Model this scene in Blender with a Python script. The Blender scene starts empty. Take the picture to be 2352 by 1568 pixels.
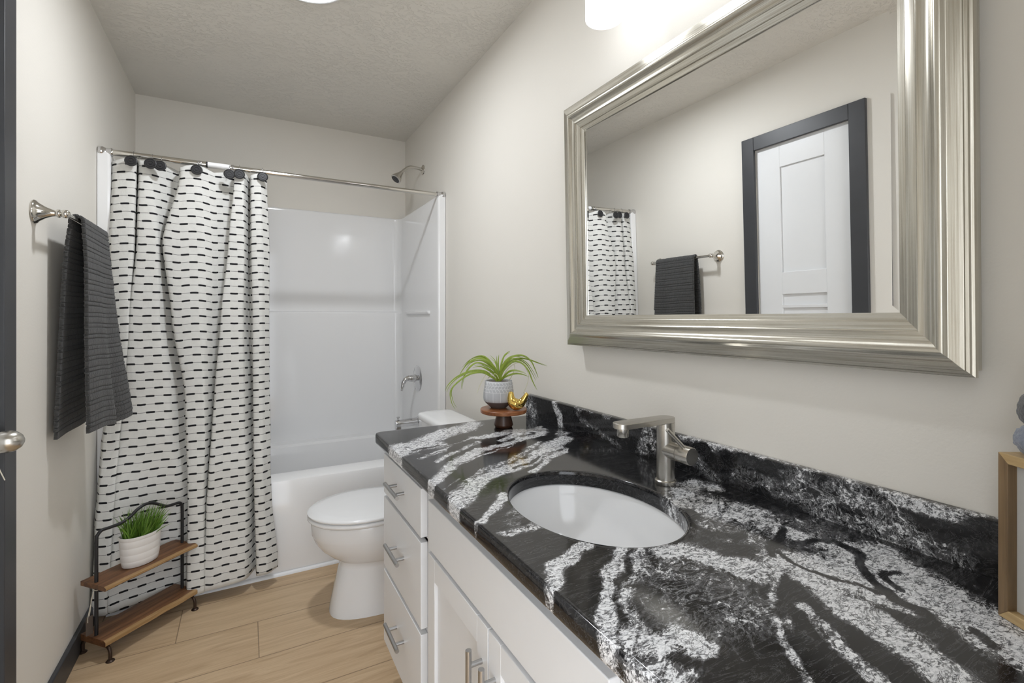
import bpy, bmesh, math, random
import numpy as np
from mathutils import Vector, Matrix, noise

random.seed(7)
scene = bpy.context.scene
COL = scene.collection
PI = math.pi

# ------------------------------------------------------------------ camera, world, lamps, exposure
cam_d = bpy.data.cameras.new('camera')
cam_d.sensor_width = 36.0
cam_d.lens = 17.0
cam_d.shift_y = -(784 - 730.8) / 2352
cam_d.clip_start = 0.02
cam = bpy.data.objects.new('camera', cam_d)
COL.objects.link(cam)
cam.location = (0, 0, 1.2121)
cam.rotation_euler = (PI / 2, 0, -0.5023)
scene.camera = cam

world = bpy.data.worlds.new('world')
scene.world = world
world.use_nodes = True
bg = world.node_tree.nodes['Background']
bg.inputs[0].default_value = (0.955, 0.99, 1.04, 1)
bg.inputs[1].default_value = 3.7            # added fill light standing in for an unseen hall, enters by the doorway

CEIL_LAMP = 7.0         # radiance of the ceiling lamp's diffuser
CEIL_LED = 11.2         # watts of the LED disc under it
SHADE_LAMP = 1.1        # glow of the frosted vanity shades
BULB = 0.8              # watts of each vanity bulb
vs = scene.view_settings
vs.view_transform = 'Standard'
vs.look = 'None'
vs.exposure = 0.0
vs.gamma = 1.0
vs.use_curve_mapping = False

# room (metres): camera stands in the doorway of the near wall
XL, XR, YN, YB, HC = -0.540, 0.984, 0.020, 3.358, 2.458

# ------------------------------------------------------------------ node helper
class NT:
    def __init__(self, name):
        self.m = bpy.data.materials.new(name)
        self.m.use_nodes = True
        self.t = self.m.node_tree
        self.b = self.t.nodes['Principled BSDF']
    def n(self, kind, **props):
        nd = self.t.nodes.new(kind)
        for k, v in props.items():
            setattr(nd, k, v)
        return nd
    def set(self, sock, v):
        if isinstance(v, bpy.types.NodeSocket):
            self.t.links.new(v, sock)
        elif isinstance(v, tuple) and sock.type == 'RGBA' and len(v) == 3:
            sock.default_value = (*v, 1)
        else:
            sock.default_value = v
    def math(self, op, a, b=0.0, c=0.0, clamp=False):
        nd = self.n('ShaderNodeMath', operation=op, use_clamp=clamp)
        self.set(nd.inputs[0], a); self.set(nd.inputs[1], b); self.set(nd.inputs[2], c)
        return nd.outputs[0]
    def coord(self, out='Object'):
        return self.n('ShaderNodeTexCoord').outputs[out]
    def mapping(self, v, loc=(0, 0, 0), rot=(0, 0, 0), scale=(1, 1, 1)):
        nd = self.n('ShaderNodeMapping')
        self.set(nd.inputs[0], v); nd.inputs[1].default_value = loc
        nd.inputs[2].default_value = rot; nd.inputs[3].default_value = scale
        return nd.outputs[0]
    def sep(self, v):
        nd = self.n('ShaderNodeSeparateXYZ'); self.set(nd.inputs[0], v); return nd.outputs
    def comb(self, x, y, z):
        nd = self.n('ShaderNodeCombineXYZ')
        for i, q in enumerate((x, y, z)): self.set(nd.inputs[i], q)
        return nd.outputs[0]
    def noise(self, v, scale, detail=2, rough=.5, dist=0, out=0):
        nd = self.n('ShaderNodeTexNoise')
        self.set(nd.inputs['Vector'], v); nd.inputs['Scale'].default_value = scale
        nd.inputs['Detail'].default_value = detail; nd.inputs['Roughness'].default_value = rough
        nd.inputs['Distortion'].default_value = dist
        return nd.outputs[out]
    def ramp(self, f, stops):
        nd = self.n('ShaderNodeValToRGB'); cr = nd.color_ramp
        while len(cr.elements) < len(stops): cr.elements.new(0.5)
        for e, (p, c) in zip(cr.elements, stops):
            e.position = p; e.color = (*c, 1) if len(c) == 3 else c
        self.set(nd.inputs[0], f); return nd.outputs[0]
    def mix(self, f, a, b):
        nd = self.n('ShaderNodeMix', data_type='RGBA')
        self.set(nd.inputs[0], f); self.set(nd.inputs[6], a); self.set(nd.inputs[7], b)
        return nd.outputs[2]
    def smooth(self, v, lo, hi):
        nd = self.n('ShaderNodeMapRange', interpolation_type='SMOOTHSTEP')
        self.set(nd.inputs[0], v); nd.inputs[1].default_value = lo; nd.inputs[2].default_value = hi
        return nd.outputs[0]
    def bump(self, h, strength=.2, dist=.01):
        nd = self.n('ShaderNodeBump'); nd.inputs['Strength'].default_value = strength
        nd.inputs['Distance'].default_value = dist
        self.set(nd.inputs['Height'], h)
        self.t.links.new(nd.outputs[0], self.b.inputs['Normal'])
    def p(self, **kw):
        names = dict(color='Base Color', rough='Roughness', metal='Metallic', spec='Specular IOR Level',
                     coat='Coat Weight', coatr='Coat Roughness', sheen='Sheen Weight', aniso='Anisotropic',
                     emit='Emission Color', estr='Emission Strength', sss='Subsurface Weight')
        for k, v in kw.items():
            self.set(self.b.inputs[names[k]], v)
        return self

def plain(name, color, rough=.5, metal=0.0, spec=.5, vary=.04, nscale=30, **kw):
    n = NT(name)
    f = n.noise(n.coord(), nscale, 3)
    a = tuple(c * (1 - vary) for c in color); b = tuple(min(1, c * (1 + vary)) for c in color)
    n.p(color=n.mix(f, a, b), rough=rough, metal=metal, spec=spec, **kw)
    return n

M = {}
WALLC = (0.775, 0.745, 0.685)
n = plain('wall_paint', WALLC, .62, vary=.012, nscale=4, spec=.3)
n.bump(n.noise(n.coord(), 130, 3, .6), .10, .003); M['wall'] = n.m
n = plain('ceiling_paint', (0.74, 0.715, 0.66), .75, vary=.012, nscale=3, spec=.2)
h = n.smooth(n.noise(n.mapping(n.coord(), scale=(1, 1.5, 1)), 26, 6, .66, 1.6), .50, .60)
msk = n.smooth(n.noise(n.coord(), 3.2, 3, .6), .38, .62)
n.bump(n.math('MULTIPLY', h, n.math('ADD', .25, msk)), .45, .006); M['ceiling'] = n.m
M['charcoal'] = plain('charcoal_trim', (0.040, 0.042, 0.047), .42, vary=.15, nscale=14).m
M['white_door'] = plain('white_door_paint', (0.80, 0.81, 0.82), .35, vary=.01).m
M['cabinet'] = plain('light_grey_cabinet_paint', (0.76, 0.77, 0.785), .33, vary=.01).m
M['cab_dark'] = plain('cabinet_gap', (0.30, 0.30, 0.29), .5).m
M['fibreglass'] = plain('white_fibreglass', (0.86, 0.86, 0.86), .08, vary=.006, nscale=3).m
M['porcelain'] = plain('white_porcelain', (0.82, 0.825, 0.83), .11, vary=.006).m
M['seat'] = plain('white_seat_plastic', (0.82, 0.825, 0.83), .14, vary=.006).m
M['chrome'] = plain('chrome', (0.66, 0.66, 0.67), .07, 1.0, vary=.02).m
M['nickel'] = plain('polished_nickel', (0.62, 0.60, 0.56), .10, 1.0, vary=.02).m
n = NT('brushed_nickel')
f = n.noise(n.mapping(n.coord(), scale=(8, 8, 400)), 4, 2)
n.p(color=n.mix(f, (.48, .46, .42), (.60, .575, .53)), metal=1.0, rough=.27, aniso=.4); M['brushed'] = n.m
M['pull_steel'] = plain('satin_steel', (0.46, 0.46, 0.46), .30, 1.0, vary=.05, nscale=120).m
M['gold'] = plain('polished_gold', (0.80, 0.56, 0.16), .08, 1.0, vary=.02).m
M['black_metal'] = plain('black_iron', (0.022, 0.022, 0.024), .42, .3, vary=.2).m
M['bronze'] = plain('dark_bronze', (0.050, 0.030, 0.020), .36, .5, vary=.25).m
M['black_disc'] = plain('black_resin', (0.016, 0.016, 0.018), .45, vary=.2).m
M['soil'] = plain('brown_gravel', (0.10, 0.07, 0.045), .9, vary=.8, nscale=300).m
M['string'] = plain('undyed_twine', (0.62, 0.58, 0.48), .8, vary=.1).m
M['tag'] = plain('brown_card_tag', (0.10, 0.075, 0.06), .8, vary=.1).m
M['sticker'] = plain('white_paper_sticker', (0.80, 0.80, 0.80), .5, vary=.03).m
M['grey_panel'] = plain('pale_grey_panel', (0.62, 0.62, 0.60), .6, vary=.03).m
n = plain('grey_felt', (0.115, 0.115, 0.115), .95, vary=.5, nscale=160, sheen=.3)
n.bump(n.noise(n.coord(), 300, 4), .6, .004); M['felt'] = n.m
n = plain('blue_grey_felt', (0.22, 0.24, 0.29), .95, vary=.25, nscale=160, sheen=.3)
n.bump(n.noise(n.coord(), 300, 4), .5, .003); M['felt2'] = n.m

def lamp_mat(name, col, strength):
    n = NT(name); n.p(color=(.9, .9, .9), emit=col, estr=strength, rough=.3); return n.m
M['ceil_lamp'] = lamp_mat('lit_diffuser', (0.955, 0.99, 1.04), CEIL_LAMP)
n = NT('lit_frosted_glass'); n.p(color=(.9, .9, .9), emit=(0.955, 0.99, 1.04), estr=SHADE_LAMP, rough=.3)
tr = n.n('ShaderNodeBsdfTransparent'); mx = n.n('ShaderNodeMixShader'); mx.inputs[0].default_value = .55
n.t.links.new(n.b.outputs[0], mx.inputs[1]); n.t.links.new(tr.outputs[0], mx.inputs[2])
n.t.links.new(mx.outputs[0], n.t.nodes['Material Output'].inputs[0]); M['shade'] = n.m

# floor planks: run along x, 0.236 wide
n = NT('oak_plank_floor')
x, y, z = n.sep(n.coord())
rr = n.math('DIVIDE', n.math('SUBTRACT', y, 1.949), .236)
row = n.math('FLOOR', rr); fy = n.math('FRACT', rr)
xx = n.math('DIVIDE', n.math('ADD', n.math('SUBTRACT', x, .040), n.math('ADD', n.math('MULTIPLY', row, .272), n.math('MULTIPLY', n.math('LESS_THAN', row, -.5), .60))), 1.22)
cell = n.math('FLOOR', xx); fx = n.math('FRACT', xx)
wn = n.n('ShaderNodeTexWhiteNoise', noise_dimensions='2D'); n.set(wn.inputs[0], n.comb(row, cell, 0.0))
rnd = wn.outputs[0]
gv = n.comb(n.math('ADD', n.math('MULTIPLY', x, 1.3), n.math('MULTIPLY', rnd, 31.0)), n.math('MULTIPLY', y, 14.0), rnd)
g1 = n.noise(gv, 2.2, 6, .62, 1.1)
g2 = n.noise(n.comb(n.math('MULTIPLY', x, 6.0), n.math('MULTIPLY', y, 190.0), rnd), 1.6, 3, .6)
gg = n.math('ADD', n.math('MULTIPLY', g1, .72), n.math('MULTIPLY', g2, .28))
c0 = n.ramp(gg, [(.30, (.400, .275, .160)), (.50, (.535, .385, .238)), (.70, (.640, .485, .315))])
c1 = n.mix(n.math('MULTIPLY', n.math('SUBTRACT', rnd, .5), .35), c0, (.68, .53, .35))
ey = n.math('MINIMUM', fy, n.math('SUBTRACT', 1.0, fy)); ex = n.math('MINIMUM', fx, n.math('SUBTRACT', 1.0, fx))
sy = n.math('LESS_THAN', ey, .0075); sx = n.math('LESS_THAN', ex, .0013)
seam = n.math('MAXIMUM', sy, sx)
n.p(color=n.mix(n.math('MULTIPLY', seam, .62), c1, (.09, .058, .033)), rough=.42, spec=.35)
n.bump(n.math('SUBTRACT', n.math('MULTIPLY', g2, .15), seam), .25, .002); M['floor'] = n.m

def wood(name, cols, axis='x', scale=1.0, rough=.4):
    n = NT(name)
    s = dict(x=(1.5, 22, 22), y=(22, 1.5, 22), z=(22, 22, 1.5))[axis]
    f = n.noise(n.mapping(n.coord(), scale=s), 2.2 * scale, 5, .62, .8)
    f2 = n.noise(n.mapping(n.coord(), scale=tuple(q * 5 for q in s)), 2.0, 2, .5)
    g = n.math('ADD', n.math('MULTIPLY', f, .75), n.math('MULTIPLY', f2, .25))
    n.p(color=n.ramp(g, [(.32, cols[0]), (.5, cols[1]), (.68, cols[2])]), rough=rough)
    return n.m
M['acacia'] = wood('acacia_wood', [(.060, .026, .012), (.150, .066, .028), (.245, .120, .052)])
M['sapwood'] = wood('pale_sapwood_edge', [(.22, .125, .050), (.34, .205, .088), (.45, .29, .14)])
M['stand_wood'] = wood('cake_stand_wood', [(.12, .040, .015), (.26, .095, .036), (.40, .165, .066)], rough=.3)
M['stand_dark'] = wood('cake_stand_foot_wood', [(.035, .014, .008), (.065, .027, .014), (.10, .045, .024)], 'z', rough=.35)
M['box_light'] = wood('pale_pine', [(.36, .235, .10), (.50, .35, .17), (.62, .46, .25)], 'x')
M['box_dark'] = wood('weathered_pine', [(.13, .080, .038), (.21, .135, .068), (.30, .20, .105)], 'z')

def frame_mat(name, axis):
    n = NT(name)
    s = (60, 1.2, 110) if axis == 'y' else (60, 110, 1.2)
    f = n.noise(n.mapping(n.coord(), scale=s), 3.2, 4, .65, .25)
    n.p(color=n.ramp(f, [(.22, (.33, .295, .235)), (.50, (.56, .535, .465)), (.76, (.72, .70, .635))]), metal=.80, rough=.24)
    n.bump(f, .06, .001)
    return n.m
M['frame_h'] = frame_mat('champagne_silver_rail', 'y')
M['frame_v'] = frame_mat('champagne_silver_stile', 'z')
n = NT('mirror_silver'); n.p(color=(.93, .935, .93), metal=1.0, rough=.0); M['mirror'] = n.m

# curtain fabric: thin black threads with thick dashes, brick-staggered
n = NT('dashed_cotton')
u, v, _ = n.sep(n.coord('UV'))
vv = n.math('DIVIDE', v, .0335); rw = n.math('FLOOR', vv); fv = n.math('FRACT', vv)
par = n.math('MODULO', n.math('ABSOLUTE', rw), 2.0)
wob = n.math('MULTIPLY', n.math('SUBTRACT', n.noise(n.coord('UV'), 14, 2), .5), .05)
dv = n.math('ABSOLUTE', n.math('SUBTRACT', n.math('ADD', fv, wob), .5))
uu = n.math('FRACT', n.math('ADD', n.math('DIVIDE', u, .060), n.math('ADD', n.math('MULTIPLY', par, .5), n.math('MULTIPLY', rw, .013))))
du = n.math('ABSOLUTE', n.math('SUBTRACT', uu, .5))
line = n.math('LESS_THAN', dv, .030)
dash = n.math('MULTIPLY', n.math('LESS_THAN', dv, n.math('SUBTRACT', .119, n.math('MULTIPLY', n.math('POWER', n.math('MULTIPLY', du, 3.6), 8.0), .06))), n.math('LESS_THAN', du, .25))
fab = n.mix(n.noise(n.coord('UV'), 60, 3), (.62, .618, .592), (.72, .718, .692))
fab = n.mix(line, fab, (.17, .17, .17))
n.p(color=n.mix(dash, fab, (.016, .016, .018)), rough=.9, spec=.15, sheen=0.0)
n.bump(n.noise(n.mapping(n.coord('UV'), scale=(1, .45, 1)), 26, 5, .6, .6), .22, .010); M['curtain'] = n.m

# towel: ribbed terry
n = NT('charcoal_terry')
u, v, _ = n.sep(n.coord('UV'))
fv = n.math('FRACT', n.math('DIVIDE', v, .0355))
r1 = n.math('ABSOLUTE', n.math('SUBTRACT', fv, .31)); r2 = n.math('ABSOLUTE', n.math('SUBTRACT', fv, .81))
rib = n.math('MAXIMUM', n.smooth(r1, .31, .25), n.smooth(r2, .19, .14))
fu = n.math('FRACT', n.math('ADD', n.math('DIVIDE', u, .0125), n.math('MULTIPLY', n.noise(n.comb(n.math('MULTIPLY', u, 9.0), n.math('MULTIPLY', v, 55.0), 0.0), 1.0, 1), 2.0)))
col = n.math('MULTIPLY', n.smooth(n.math('ABSOLUTE', n.math('SUBTRACT', fu, .5)), .5, .40), .35)
hh = n.math('MULTIPLY', rib, n.math('ADD', .65, col))
fz = n.noise(n.coord('UV'), 900, 3)
n.p(color=n.mix(n.math('MULTIPLY', hh, n.math('ADD', .6, n.math('MULTIPLY', fz, .6))), (.012, .012, .012), (.062, .062, .061)), rough=.95, spec=.1, sheen=.25)
n.bump(n.math('ADD', hh, n.math('MULTIPLY', fz, .35)), .9, .006); M['towel'] = n.m

# stone: the white patches come from a per-vertex density, the grain from noise
n = NT('black_white_granite')
att = n.n('ShaderNodeAttribute'); att.attribute_name = 'white_density'
w = att.outputs['Fac']
oc = n.coord()
flow = n.mapping(oc, rot=(0, 0, math.radians(-38)), scale=(1, 1, 1))
flow = n.mapping(flow, scale=(17, 44, 44))
a = n.noise(flow, 1.0, 9, .72, 1.6)
b = n.noise(n.mapping(oc, rot=(0, 0, math.radians(-38)), scale=(125, 215, 215)), 1.0, 6, .70, .9)
iso = n.noise(oc, 42, 8, .72, .7)
det = n.math('ADD', n.math('MULTIPLY', n.math('SUBTRACT', a, .5), 1.25), n.math('ADD', n.math('MULTIPLY', n.math('SUBTRACT', b, .5), .65), n.math('MULTIPLY', n.math('SUBTRACT', iso, .5), 1.15)))
val = n.math('ADD', w, det)
sw = n.noise(n.mapping(oc, rot=(0, 0, math.radians(-38)), scale=(13, 24, 24)), 1.0, 9, .66, 3.2)
swl = n.math('MULTIPLY', n.smooth(n.math('ABSOLUTE', n.math('SUBTRACT', sw, .5)), .030, .006), n.smooth(w, .24, .48))
lac = n.math('MULTIPLY', n.smooth(n.math('ABSOLUTE', n.math('SUBTRACT', n.noise(n.mapping(oc, loc=(3, 1, 0), rot=(0, 0, math.radians(-38)), scale=(9, 15, 15)), 1.0, 8, .62, 3.6), .5)), .022, .004), .85)
wh = n.math('MAXIMUM', n.smooth(val, .48, .60), n.math('MULTIPLY', swl, .62))
wh = n.math('MULTIPLY', wh, n.math('SUBTRACT', 1.0, n.math('MULTIPLY', lac, n.smooth(w, .25, .5))))
fleck = n.math('MAXIMUM', n.smooth(b, .45, .39), n.smooth(n.noise(n.mapping(oc, rot=(0, 0, math.radians(-38)), scale=(60, 150, 150)), 1.0, 4, .66, .7), .43, .37))
whitec = n.mix(n.math('MULTIPLY', fleck, .85), n.mix(n.smooth(b, .40, .62), (.55, .56, .58), (.88, .885, .90)), (.05, .05, .055))
vein = n.noise(n.mapping(oc, rot=(0, 0, math.radians(-40)), scale=(5, 34, 34)), 1.0, 6, .7, 2.2)
hair = n.math('MULTIPLY', n.smooth(n.math('ABSOLUTE', n.math('SUBTRACT', vein, .5)), .012, .0), .30)
mist = n.math('MULTIPLY', n.smooth(n.math('ADD', val, n.math('MULTIPLY', n.math('SUBTRACT', sw, .5), .9)), .22, .56), .15)
dark = n.mix(hair, n.mix(n.smooth(a, .45, .75), (.009, .009, .010), (.022, .022, .024)), (.26, .26, .27))
dark = n.mix(mist, dark, (.5, .5, .52))
n.p(color=n.mix(wh, dark, whitec), rough=.10, spec=.5); M['granite'] = n.m

# concrete pot with white herringbone band over a bare dark foot
n = NT('patterned_grey_pot')
x, y, z = n.sep(n.coord())
ang = n.math('DIVIDE', n.math('ARCTAN2', y, x), 2 * PI)
band = n.math('FRACT', n.math('DIVIDE', z, .0115)); bi = n.math('FLOOR', n.math('DIVIDE', z, .0115))
sgn = n.math('SUBTRACT', n.math('MULTIPLY', n.math('MODULO', bi, 2.0), 2.0), 1.0)
st = n.math('FRACT', n.math('ADD', n.math('MULTIPLY', ang, 26.0), n.math('MULTIPLY', n.math('MULTIPLY', band, sgn), .55)))
lines = n.math('MAXIMUM', n.math('LESS_THAN', st, .13), n.math('LESS_THAN', band, .10))
hi = n.math('MULTIPLY', n.math('GREATER_THAN', z, .0575), n.math('LESS_THAN', z, .0935))
lo = n.math('MULTIPLY', n.math('LESS_THAN', n.math('FRACT', n.math('MULTIPLY', ang, 13.0)), .045), n.math('GREATER_THAN', z, .024))
lw = n.math('MAXIMUM', n.math('MULTIPLY', lines, hi), n.math('MULTIPLY', lo, n.math('LESS_THAN', z, .0575)))
base = n.mix(n.noise(n.coord(), 40, 4), (.40, .41, .43), (.56, .57, .59))
base = n.mix(n.math('MULTIPLY', lw, .85), base, (.82, .82, .82))
base = n.mix(n.smooth(z, .026, .022), base, (.105, .085, .080))
n.p(color=base, rough=.7); M['pot_pattern'] = n.m
n = plain('white_ribbed_ceramic', (.78, .76, .74), .45, vary=.015)
M['pot_white'] = n.m

def leaf_mat(name, lo, hi):
    n = NT(name)
    g = n.noise(n.mapping(n.coord(), scale=(3, 3, 1)), 42, 4, .65)
    n.p(color=n.mix(g, lo, hi), rough=.42, sss=0.0); return n.m
M['leaf'] = leaf_mat('air_plant_green', (.12, .19, .014), (.36, .46, .050))
M['leaf_pale'] = leaf_mat('pale_aerial_root', (.55, .54, .36), (.72, .70, .52))
M['grass'] = leaf_mat('grass_green', (.040, .115, .012), (.20, .36, .045))

# ------------------------------------------------------------------ mesh helpers
ORG = {}
class B:
    def __init__(s): s.v = []; s.f = []
    def add(s, vs_, fs):
        o = len(s.v); s.v += [tuple(p) for p in vs_]; s.f += [tuple(i + o for i in q) for q in fs]; return s
    def box(s, x0, x1, y0, y1, z0, z1):
        return s.add([(x0, y0, z0), (x1, y0, z0), (x1, y1, z0), (x0, y1, z0), (x0, y0, z1), (x1, y0, z1), (x1, y1, z1), (x0, y1, z1)],
                     [(0, 3, 2, 1), (4, 5, 6, 7), (0, 1, 5, 4), (1, 2, 6, 5), (2, 3, 7, 6), (3, 0, 4, 7)])
    def loft(s, rings, cap0=True, cap1=True, closed=True):
        o = len(s.v); k = len(rings[0])
        for r in rings: s.v += [tuple(p) for p in r]
        for i in range(len(rings) - 1):
            for j in range(k if closed else k - 1):
                a, b_ = o + i * k + j, o + i * k + (j + 1) % k
                s.f.append((a, b_, b_ + k, a + k))
        if cap0: s.f.append(tuple(o + j for j in range(k))[::-1])
        if cap1: s.f.append(tuple(o + (len(rings) - 1) * k + j for j in range(k)))
        return s
    def lathe(s, prof, c=(0, 0, 0), axis=(0, 0, 1), seg=32, sx=1.0, sy=1.0, cap0=True, cap1=True):
        q = Vector(axis).normalized().to_track_quat('Z', 'Y') if tuple(axis) != (0, 0, 1) else None
        rings = []
        for r, h in prof:
            ring = []
            for j in range(seg):
                t = 2 * PI * j / seg
                p = Vector((r * sx * math.cos(t), r * sy * math.sin(t), h))
                if q: p = q @ p
                ring.append((p.x + c[0], p.y + c[1], p.z + c[2]))
            rings.append(ring)
        return s.loft(rings, cap0, cap1)
    def tube(s, pts, r, seg=12, caps=True):
        pts = [Vector(p) for p in pts]
        rs = r if isinstance(r, (list, tuple)) else [r] * len(pts)
        rings = []; up = None
        for i, p in enumerate(pts):
            d = (pts[min(i + 1, len(pts) - 1)] - pts[max(i - 1, 0)]).normalized()
            if up is None:
                up = Vector((0, 0, 1)) if abs(d.z) < .9 else Vector((1, 0, 0))
            a = d.cross(up).normalized(); b_ = a.cross(d).normalized(); up = b_
            rings.append([p + (a * math.cos(2 * PI * j / seg) + b_ * math.sin(2 * PI * j / seg)) * rs[i] for j in range(seg)])
        return s.loft(rings, caps, caps)
    def obj(s, name, mat, parent=None, bevel=0, segs=2, angle=35, subsurf=0, uv=None, attr=None, local=False, merge=False):
        me = bpy.data.meshes.new(name)
        vv = s.v
        loc, rz = ORG.get(parent.name, ((0, 0, 0), 0)) if parent else ((0, 0, 0), 0)
        if parent and not local:
            c, q = math.cos(-rz), math.sin(-rz)
            vv = []
            for p in s.v:
                a, b_ = p[0] - loc[0], p[1] - loc[1]
                vv.append((a * c - b_ * q, a * q + b_ * c, p[2] - loc[2]))
        me.from_pydata(vv, [], s.f)
        bm = bmesh.new(); bm.from_mesh(me)
        if merge: bmesh.ops.remove_doubles(bm, verts=bm.verts, dist=1e-5)
        bmesh.ops.recalc_face_normals(bm, faces=bm.faces)
        bm.to_mesh(me); bm.free()
        if uv is not None:
            lay = me.uv_layers.new(name='UVMap')
            for l in me.loops: lay.data[l.index].uv = uv[l.vertex_index]
        if attr is not None:
            at = me.attributes.new('white_density', 'FLOAT', 'POINT')
            at.data.foreach_set('value', np.asarray(attr, dtype=np.float32))
        me.shade_smooth()
        if not subsurf: me.set_sharp_from_angle(angle=math.radians(angle))
        me.materials.append(mat)
        o = bpy.data.objects.new(name, me); COL.objects.link(o)
        if parent: o.parent = parent
        ORG[o.name] = (loc, rz)
        if bevel:
            b_ = o.modifiers.new('bevel', 'BEVEL'); b_.width = bevel; b_.segments = segs; b_.limit_method = 'ANGLE'; b_.angle_limit = math.radians(40)
            b_.harden_normals = False
        if subsurf:
            b_ = o.modifiers.new('subsurf', 'SUBSURF'); b_.levels = subsurf; b_.render_levels = subsurf
        return o

def thing(name, label, cat, loc=(0, 0, 0), rz=0.0, group=None):
    o = bpy.data.objects.new(name, None); COL.objects.link(o)
    o.empty_display_size = .05
    o.location = loc; o.rotation_euler = (0, 0, rz); o['label'] = label; o['category'] = cat
    if group: o['group'] = group
    ORG[o.name] = (tuple(loc), rz)
    return o
def tag(o, label, cat, group=None):
    o['label'] = label; o['category'] = cat
    if group: o['group'] = group
    return o
def struct(o, label=None, cat=None):
    o['kind'] = 'structure'
    if label: o['label'] = label
    if cat: o['category'] = cat
    return o
def dup(root, loc, label):
    r = root.copy(); COL.objects.link(r); r.location = loc; r['label'] = label
    for ch in list(root.children):
        c = ch.copy(); COL.objects.link(c); c.parent = r
        for g in ch.children:
            d = g.copy(); COL.objects.link(d); d.parent = c
    return r
def smoothpts(pts, k=8):
    pts = [Vector(p) for p in pts]; out = []
    for i in range(len(pts) - 1):
        p0, p1, p2, p3 = pts[max(i - 1, 0)], pts[i], pts[i + 1], pts[min(i + 2, len(pts) - 1)]
        for j in range(k):
            t = j / k
            out.append(.5 * ((2 * p1) + (p2 - p0) * t + (2 * p0 - 5 * p1 + 4 * p2 - p3) * t * t + (3 * p1 - p0 - 3 * p2 + p3) * t ** 3))
    out.append(pts[-1]); return out

# ------------------------------------------------------------------ setting
T = .12
struct(B().box(XL - T, XR + T, -1.6, YB + T, -.06, 0).obj('floor', M['floor']), 'light brown oak plank floor', 'floor')
struct(B().box(XL - T, XR + T, YN - T, YB + T, HC, HC + .06).obj('ceiling', M['ceiling']), 'beige ceiling with knockdown texture', 'ceiling')
struct(B().box(XR, XR + T, YN - T, YB + T, 0, HC).obj('wall_right', M['wall']), 'beige wall behind the vanity and mirror', 'wall')
struct(B().box(XL, XR, YB, YB + T, 0, HC).obj('wall_back', M['wall']), 'beige wall above the tub surround', 'wall')
DY0, DY1, DZ = 1.178, 1.651, 2.058          # closet door opening in the left wall
w = B().box(XL - T, XL, YN - T, DY0, 0, HC).box(XL - T, XL, DY1, YB + T, 0, HC).box(XL - T, XL, DY0, DY1, DZ, HC)
struct(w.obj('wall_left', M['wall']), 'beige wall with the towel bar', 'wall')
w = B().box(XL, -.40, YN - T, YN, 0, HC).box(.34, XR, YN - T, YN, 0, HC).box(-.40, .34, YN - T, YN, 2.05, HC)
struct(w.obj('wall_near', M['wall']), 'beige wall with the entrance doorway', 'wall')
# casing of the closet door
t_ = B()
cx0, cx1 = XL, XL + .018
for y0, y1, z0, z1 in ((1.113, 1.182, 0, 2.126), (1.647, 1.717, 0, 2.126), (1.182, 1.647, 2.054, 2.126)):
    t_.box(cx0, cx1, y0, y1, z0, z1)
struct(t_.obj('trim_1', M['charcoal'], bevel=.002), 'charcoal casing around the white closet door', 'door casing')
d_ = B()
fx, bx = XL - .006, XL - .044
def dbox(y0, y1, z0, z1, x1=fx): d_.box(bx + .012, x1, y0, y1, z0, z1)
dbox(1.182, 1.300, .012, 2.054); dbox(1.520, 1.647, .012, 2.054)
for z0, z1 in ((1.936, 2.054), (1.281, 1.394), (1.200, 1.2255), (.012, .25)): dbox(1.300, 1.520, z0, z1)
dbox(1.300, 1.520, .25, 1.936, fx - .009)
door = struct(d_.obj('door_1', M['white_door'], bevel=.0012), 'white panelled closet door in the left wall', 'door')
for zc in (1.827, 1.05, .25):
    B().box(XL - .008, XL + .004, 1.176, 1.186, zc - .045, zc + .045).tube([(XL + .006, 1.181, zc - .047), (XL + .006, 1.181, zc + .047)], .0055).obj('hinge', M['chrome'], door)
k_ = B().lathe([(.0, 0), (.031, 0), (.032, .004), (.027, .009), (.013, .012), (.0125, .022)], (fx, 1.585, .919), (1, 0, 0), 28)
k_.lathe([(.001, -.0), (.012, .001), (.020, .007), (.0255, .019), (.0265, .030), (.023, .043), (.015, .053), (.006, .0575), (.001, .058)], (fx + .020, 1.585, .919), (1, 0, 0), 32, sx=1.0, sy=1.0)
k_.obj('door_knob', M['brushed'], door)['label'] = 'satin nickel knob'
st_ = B().tube(smoothpts([(-.505, 1.565, .897), (-.507, 1.560, .88), (-.503, 1.558, .862), (-.497, 1.557, .845), (-.493, 1.556, .835)], 4), .0011, 6)
tag(st_.obj('string', M['string']), 'short white string dangling from the closet door knob', 'string')
struct(B().box(XL, XL + .014, 1.717, 2.563, 0, .086).obj('baseboard_left', M['charcoal'], bevel=.003), 'charcoal baseboard along the left wall', 'baseboard')
struct(B().box(XL, XL + .014, YN, 1.113, 0, .086).obj('baseboard_near', M['charcoal'], bevel=.003), 'charcoal baseboard before the closet door', 'baseboard')
struct(B().box(XR - .014, XR, 1.625, 2.563, 0, .086).obj('baseboard_right', M['charcoal'], bevel=.003), 'charcoal baseboard behind the toilet', 'baseboard')

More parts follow.
